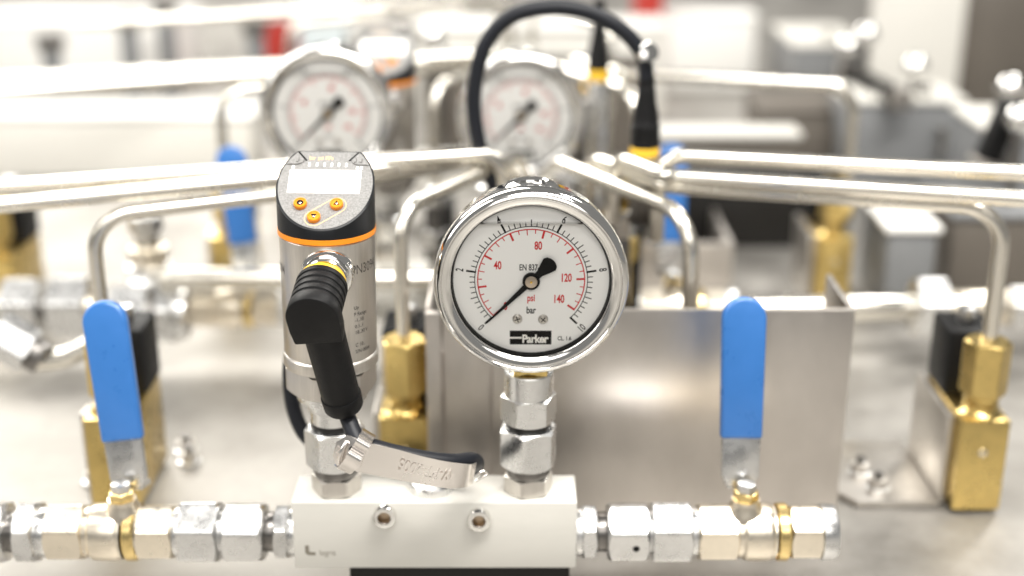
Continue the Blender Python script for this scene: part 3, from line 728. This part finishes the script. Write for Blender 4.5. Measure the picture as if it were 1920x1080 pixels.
# pipe run going on to both sides of the machine behind
def pipe_run(x0, parts, y, label):
    p = thing("pipe_run", (x0, y, AX_Z), label, "pipe", "pipes of the machine behind")
    for nm, kind, d_, a, b_, m in parts:
        (MB().hexa(d_, a, b_, X(0), rot=.1) if kind == 'h' else MB().cyl(d_ / 2, a, b_, X(0))).build(nm, m, p)
    return p
pipe_run(124.6, [("pipe", 'c', 14, 0, 98, TUBE), ("hex_nut", 'h', 31, 98, 115, ZINC), ("valve_body", 'c', 20, 114, 150, NICKEL), ("hex_nut", 'h', 22, 150, 168, ZINC), ("pipe", 'c', 14, 168, 240, TUBE)], AX_Y + D - 15, "blurred pipe with hex nut right of the steel box")
pipe_run(-340, [("pipe", 'c', 17, 0, 60, TUBE), ("hex_nut", 'h', 31, 60, 80, ZINC), ("nipple", 'c', 15, 78, 86, DARKSTEEL), ("hex_nut", 'h', 33, 86, 108, ZINC), ("pipe", 'c', 16, 108, 130, NICKEL)], AX_Y + D - 15, "blurred white pipe with hex nuts at the left edge")
b = MB().tube(bend([(-30, 245, -84), (-190, 245, -84)], 10), 6, 20); tag(b.build("steel_pipe", TUBE, origin=(-30, 245, -84)), "blurred straight pipe left of the sensor above the pipe union", "pipe")
p = [at(-30, 600, 130), at(40, 668, 125), at(110, 672, 125), at(175, 645, 128)]
tag(MB().tube(spline(p, 8), 5.0, 20).build("curved_pipe", TUBE, origin=p[0]), "blurred curved pipe at the left edge ending behind the left blue lever", "pipe")
nt_ = thing("elbow_nut", at(25, 640, 124), "blurred bright nut at the left edge on the curved pipe", "nut")
MB().hexa(19, -9, 9, frame((0, 0, 0), (.75, 0, -.5))).build("hex_nut", ZINC, nt_); MB().cyl(8, 9, 15, frame((0, 0, 0), (.75, 0, -.5))).build("dark_collar", DARKSTEEL, nt_)
# brackets with screws on the worktop
def bracket(x, y, w_, d_, label):
    k = thing("floor_bracket", (x, y, ZP), label, "bracket", "sheet steel brackets on the worktop")
    MB().prism([(-w_ / 2 + 8, -d_ / 2), (w_ / 2, -d_ / 2), (w_ / 2, d_ / 2), (-w_ / 2, d_ / 2), (-w_ / 2, -d_ / 2 + 10)], .5, 3.5).build("bracket_foot", BRACK, k, bevel=.5)
    for i, (sx_, sy_) in enumerate(((-.15, -.05), (-.05, -.3))):
        M_ = Matrix.Translation((sx_ * w_, sy_ * d_, 3.5))
        b_ = MB().cyl(5.4, 0, 1.2, M_).build("washer", ZINC, k)
        MB().hexa(7.4, 1.2, 5.4, M_, rot=.4 + i).build("bolt_head", STEEL, b_)
        MB().cyl(2.2, 5.4, 8, M_).build("bolt_end", DARKSTEEL, b_)
    return k
bracket(167, 118, 44, 60, "sheet bracket with two bolts left of the right edge brass valve")
bk2 = thing("floor_bracket", (-172, 96, ZP), "pair of bolts with washers around the left brass valve", "bracket", "sheet steel brackets on the worktop")
for sx_, sy_ in ((-20, 16), (15, 47), (19, 36)):
    M_ = Matrix.Translation((sx_, sy_, 0)); b_ = MB().cyl(5.4, .3, 1.5, M_).build("washer", ZINC, bk2)
    MB().hexa(7.4, 1.5, 6, M_, rot=.4).build("bolt_head", STEEL, b_); MB().cyl(2.4, 6, 9, M_).build("bolt_end", DARKSTEEL, b_)

# low open tray behind the steel box
x0, x1, y0, y1 = 70, 141, 372, 450
tr = thing("steel_tray", ((x0 + x1) / 2, (y0 + y1) / 2, ZP), "low open steel tray behind the bent tube and the steel box", "tray")
hw, hd = (x1 - x0) / 2, (y1 - y0) / 2
MB().box(-hw, hw, -hd, -hd + 3, 0, 31).build("front_panel", SHEET, tr, bevel=.8); MB().box(hw - 3, hw, -hd + 3.1, hd, 0, 31).build("side_panel", SHEET, tr, bevel=.8)
MB().box(-hw, -hw + 3, -hd + 3.1, hd, 0, 31).build("side_panel", SHEET, tr, bevel=.8); MB().box(-hw + 3.1, hw - 3.1, -hd + 3.1, hd, 0, 3).build("tray_floor", DARKBOX, tr)

# ------------------------------------------------------------------ equipment in the far background
def cabinet(name, x, y, w_, d_, z0, z1, m, mt, label, cat, group=None, knobs=0):
    k = thing(name, (x, y + d_ / 2, z0), label, cat, group)
    MB().box(-w_ / 2, w_ / 2, -d_ / 2, d_ / 2, 0, z1 - z0 - 4).build("cabinet_body", m, k, bevel=3)
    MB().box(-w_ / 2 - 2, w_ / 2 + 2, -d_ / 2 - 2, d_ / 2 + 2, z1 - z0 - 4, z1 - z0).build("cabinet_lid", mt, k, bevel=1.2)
    for i in range(knobs):
        M_ = Matrix.Translation((-w_ / 2 + w_ * (i + 1) / (knobs + 1), -d_ / 2 + 8, z1 - z0))
        b_ = MB().cyl(6, 0, 9, M_).build("knob", CHROME, k)
    return k
def cab_px(name, px0, px1, pt_, Y, d_, m, mt, label, cat, **k):
    a = at(px0, pt_, Y); b_ = at(px1, pt_, Y)
    return cabinet(name, (a.x + b_.x) / 2, Y, b_.x - a.x, d_, ZP, a.z, m, mt, label, cat, **k)
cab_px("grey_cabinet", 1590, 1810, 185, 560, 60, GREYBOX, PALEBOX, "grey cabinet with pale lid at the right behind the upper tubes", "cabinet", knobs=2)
cab_px("dark_box", 1215, 1575, 352, 456, 70, DARKBOX, DARKBOX, "black flat box below the long tubes at the right", "box")
cab_px("dark_cabinet", 1430, 1600, 205, 600, 80, BROWNBOX, BROWNBOX, "brown grey cabinet beside the grey cabinet at the right", "cabinet")
cab_px("white_box", 1668, 1762, 425, 330, 60, GREYBOX, WHITEB, "small grey box with white lid under the tubes at the right", "box")
cab_px("grey_housing", 1790, 2100, 400, 360, 70, DARKBOX if 0 else BROWNBOX, GREYBOX, "dark grey housing behind the bend of the right tube", "housing")
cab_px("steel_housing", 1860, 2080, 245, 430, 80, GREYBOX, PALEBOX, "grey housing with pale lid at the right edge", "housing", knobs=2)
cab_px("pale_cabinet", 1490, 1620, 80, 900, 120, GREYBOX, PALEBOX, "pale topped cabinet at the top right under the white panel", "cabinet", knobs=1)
cab_px("white_panel_box", 1650, 1822, -60, 800, 20, PALEBOX, PALEBOX, "tall pale panel at the top right", "panel")
cab_px("brown_machine", 1826, 2200, -60, 860, 220, BROWNBOX, BROWNBOX, "brown grey machine housing in the top right corner", "machine")
cab_px("grey_rail", 790, 1215, 96, 720, 12, BROWNBOX, PALEBOX, "grey rail behind the arched cable", "rail")
cab_px("white_rail", 780, 1250, 48, 860, 60, PALEBOX, WHITEB, "long white duct behind the arched cable", "duct")
cab_px("grey_duct", 1225, 1500, 250, 562, 30, BROWNBOX, PALEBOX, "long grey duct behind the straight black plug", "duct")
cab_px("white_duct", -60, 470, 215, 640, 60, PALEBOX, WHITEB, "long white duct behind the tubes at the left", "duct")
cab_px("white_case", -80, 330, 40, 1000, 120, WHITEB, WHITEB, "large white case at the top left", "case")
cab_px("red_box", 480, 545, 30, 960, 60, RED, WHITEB, "small red box at the top left", "box")
cab_px("pale_cylinder_case", 555, 650, -40, 900, 60, PALEBLUE, PALEBLUE, "pale blue case above the left blurred gauge", "case")
cab_px("red_can", 1196, 1246, -50, 1000, 60, RED, RED, "red container at the top beside the arched cable", "container")
cab_px("white_carton", 1252, 1420, 30, 1000, 60, WHITEB, WHITEB, "white carton at the top right of the red container", "carton")
for i, (px, py, Y, l_) in enumerate(((240, 50, 900, "small grey post at the top left"), (310, 30, 950, "tall grey post at the top left"), (478, 60, 880, "grey post left of the red box"), (95, 90, 800, "dark grey post at the far left"))):
    a = at(px, py, Y); k = thing("machine_post", (a.x, Y, ZP), l_, "post", "posts in the far background")
    MB().cyl(9, 0, a.z - ZP, I4).build("post_shaft", GREYBOX, k); MB().cyl(13, a.z - ZP, a.z - ZP + 12, I4).build("post_cap", DARKSTEEL, k)
rp = thing("straight_plug", at(1121, 150, 300), "small far black plug with yellow ring behind the arched cable", "cable plug", "black cable plugs")
MB().cyl(6.3, 0, 6, I4).build("yellow_ring", YELLOW, rp)
MB().lathe([(6.2, 6), (6.0, 14), (4.4, 22), (3.2, 30), (3, 44), (0, 44)], 32).build("plug_shell", BLACKP, rp)
MB().cyl(6, -70, 0, I4).build("plug_socket", ZINC, rp)

# more machine parts and far equipment
vf = thing("vertical_fitting", at(285, 545, 262), "blurred pale upright pipe fitting with round nut left of the sensor", "pipe fitting")
MB().cyl(6.5, -8, 44, I4).build("pipe", TUBE, vf); MB().hexa(24, 4, 17, rot=.3).build("hex_nut", ZINC, vf); MB().cyl(10.5, 17, 26, I4).build("collar", NICKEL, vf); MB().hexa(16, 34, 44, rot=.7).build("top_nut", ZINC, vf)
def detail(k, w_, d_, h_, n):
    # door gaps, a handle and hinges on the front of a far cabinet
    for i in range(n):
        x = -w_ / 2 + w_ * (i + .5) / n
        MB().box(x - w_ / n * .42, x + w_ / n * .42, -d_ / 2 - 2.5, -d_ / 2 - .2, 8, h_ - 12).build("door_panel", k.children[0].data.materials[0], k, bevel=1)
        MB().tube([(x + w_ / n * .3, -d_ / 2 - 3, h_ * .55), (x + w_ / n * .3, -d_ / 2 - 12, h_ * .55), (x + w_ / n * .3, -d_ / 2 - 12, h_ * .8), (x + w_ / n * .3, -d_ / 2 - 3, h_ * .8)], 3, 10).build("door_handle", CHROME, k)
for o in list(bpy.data.objects):
    if o.name.split('.')[0] in ("grey_cabinet", "steel_housing", "pale_cabinet", "dark_cabinet", "brown_machine") and o.type == 'EMPTY':
        bb = [v.co for v in o.children[0].data.vertices]; w_ = (max(v.x for v in bb) - min(v.x for v in bb)) / MM; d_ = (max(v.y for v in bb) - min(v.y for v in bb)) / MM; h_ = max(v.z for v in bb) / MM
        detail(o, w_, d_, h_, 2 if w_ > 140 else 1)
def beam(p, q, r_, m, label, cat="beam", name="steel_beam"):
    p, q = Vector(p), Vector(q); L_ = (q - p).length
    t = thing(name, p, label, cat); t["kind"] = "thing"; M_ = frame((0, 0, 0), q - p, (0, 0, 1))
    MB().box(-r_, r_, -r_, r_, 0, L_, M_).build("beam_profile", m, t, bevel=1)
    MB().box(-r_ - 2, r_ + 2, -r_ - 2, r_ + 2, -4, 0, M_).build("end_plate", SHEET, t, bevel=.6); MB().box(-r_ - 2, r_ + 2, -r_ - 2, r_ + 2, L_, L_ + 4, M_).build("end_plate", SHEET, t, bevel=.6)
beam(at(1590, 135, 640), at(1690, 185, 540), 6, DARKBOX, "dark slanting beam at the right before the grey cabinet")
beam(at(1905, 175, 400), at(1850, 300, 400), 7, BLACKP, "black slanting arm at the right edge", "bar", "slanting_bar")
for i, (px, py, Y, l_) in enumerate(((1625, 65, 640, "chrome ball added for a glint left of the tall panel at the top right"), (1717, 125, 600, "chrome ball added for a glint on the grey cabinet lid"), (1895, 165, 400, "chrome ball added for a glint at the right edge above the black arm"),
                                     (1912, 222, 380, "chrome ball added for a glint at the right edge below the black arm"), (1590, 88, 640, "chrome ball added for a glint nearest the pale topped cabinet"), (812, 70, 520, "chrome ball added for a glint left of the arched cable, upper one"), (830, 115, 500, "chrome ball added for a glint left of the arched cable, lower one"))):
    k = thing("glint_ball", at(px, py, Y), l_, "knob", "chrome balls added for glints in the far background")  # chrome balls added to throw round glints into the blurred background
    MB().lathe([(9 * math.sin(PI * j / 14), -9 * math.cos(PI * j / 14)) for j in range(15)][1:14], 24, I4).build("glint_sphere", CHROME, k)
    MB().cyl(3.5, -60, -8, I4).build("glint_stem", DARKSTEEL, k)
for i, (px, py, Y, ht, m, l_) in enumerate(((1180, 480, 240, 26, BRASS, "small brass fitting right of the sharp gauge"), (1140, 420, 230, 20, CHROME, "small shiny fitting close to the right rim of the sharp gauge"), (820, 470, 260, 30, ZINC, "small fitting between the bent tube and the sharp gauge"))):
    k = thing("small_fitting", at(px, py, Y), l_, "pipe fitting", "small fittings around the junction block")
    MB().cyl(4.5, -50, ht, I4).build("fitting_stem", DARKSTEEL, k); MB().hexa(13, 2, 12, rot=i).build("hex_nut", m, k); MB().cyl(5.5, ht - 4, ht + 6, I4).build("fitting_cap", m, k)

# third machine, far behind
for o_, l_ in ((v2, "far ball valve of the third machine at the left, all blurred"), (u1, "far pipe union of the third machine at the right"), (u2, "far pipe union of the third machine at the left"),
               (s3, "far brass solenoid valve of the third machine at the left"), (blk, "far white manifold block of the third machine"), (t1, "far bent tube of the third machine at the left"), (t5, "far bent tube of the third machine at the right"),
               (t2, "far straight tube of the third machine at the left")):
    copy_tree(o_, (0, 2 * D, 0), l_)
for px0, px1, pt_, Y, l_ in ((1140, 1205, 425, 226, "added black block right of the sharp gauge below the bent tube"), (795, 850, 385, 330, "added black block seen between the bent tube and the sharp gauge"), (700, 738, 352, 345, "small added black block just right of the sensor head")):
    a = at(px0, pt_, Y); c_ = at(px1, pt_, Y); w_ = c_.x - a.x
    k = thing("added_dark_block", ((a.x + c_.x) / 2, Y + 12, ZP), l_, "coil", "black blocks added between the machines"); h_ = a.z - ZP  # coil-like black blocks added to darken the zone between the machines
    MB().box(-w_ / 2, w_ / 2, -12, 12, h_ * .25, h_).build("dark_block_body", BLACKP, k, bevel=2); MB().cyl(4, h_, h_ + 6, I4).build("coil_nut", ZINC, k)
    MB().box(-w_ / 2 + 2, w_ / 2 - 2, -10, 10, 0, h_ * .25).build("dark_block_foot", BRASS, k, bevel=.8)
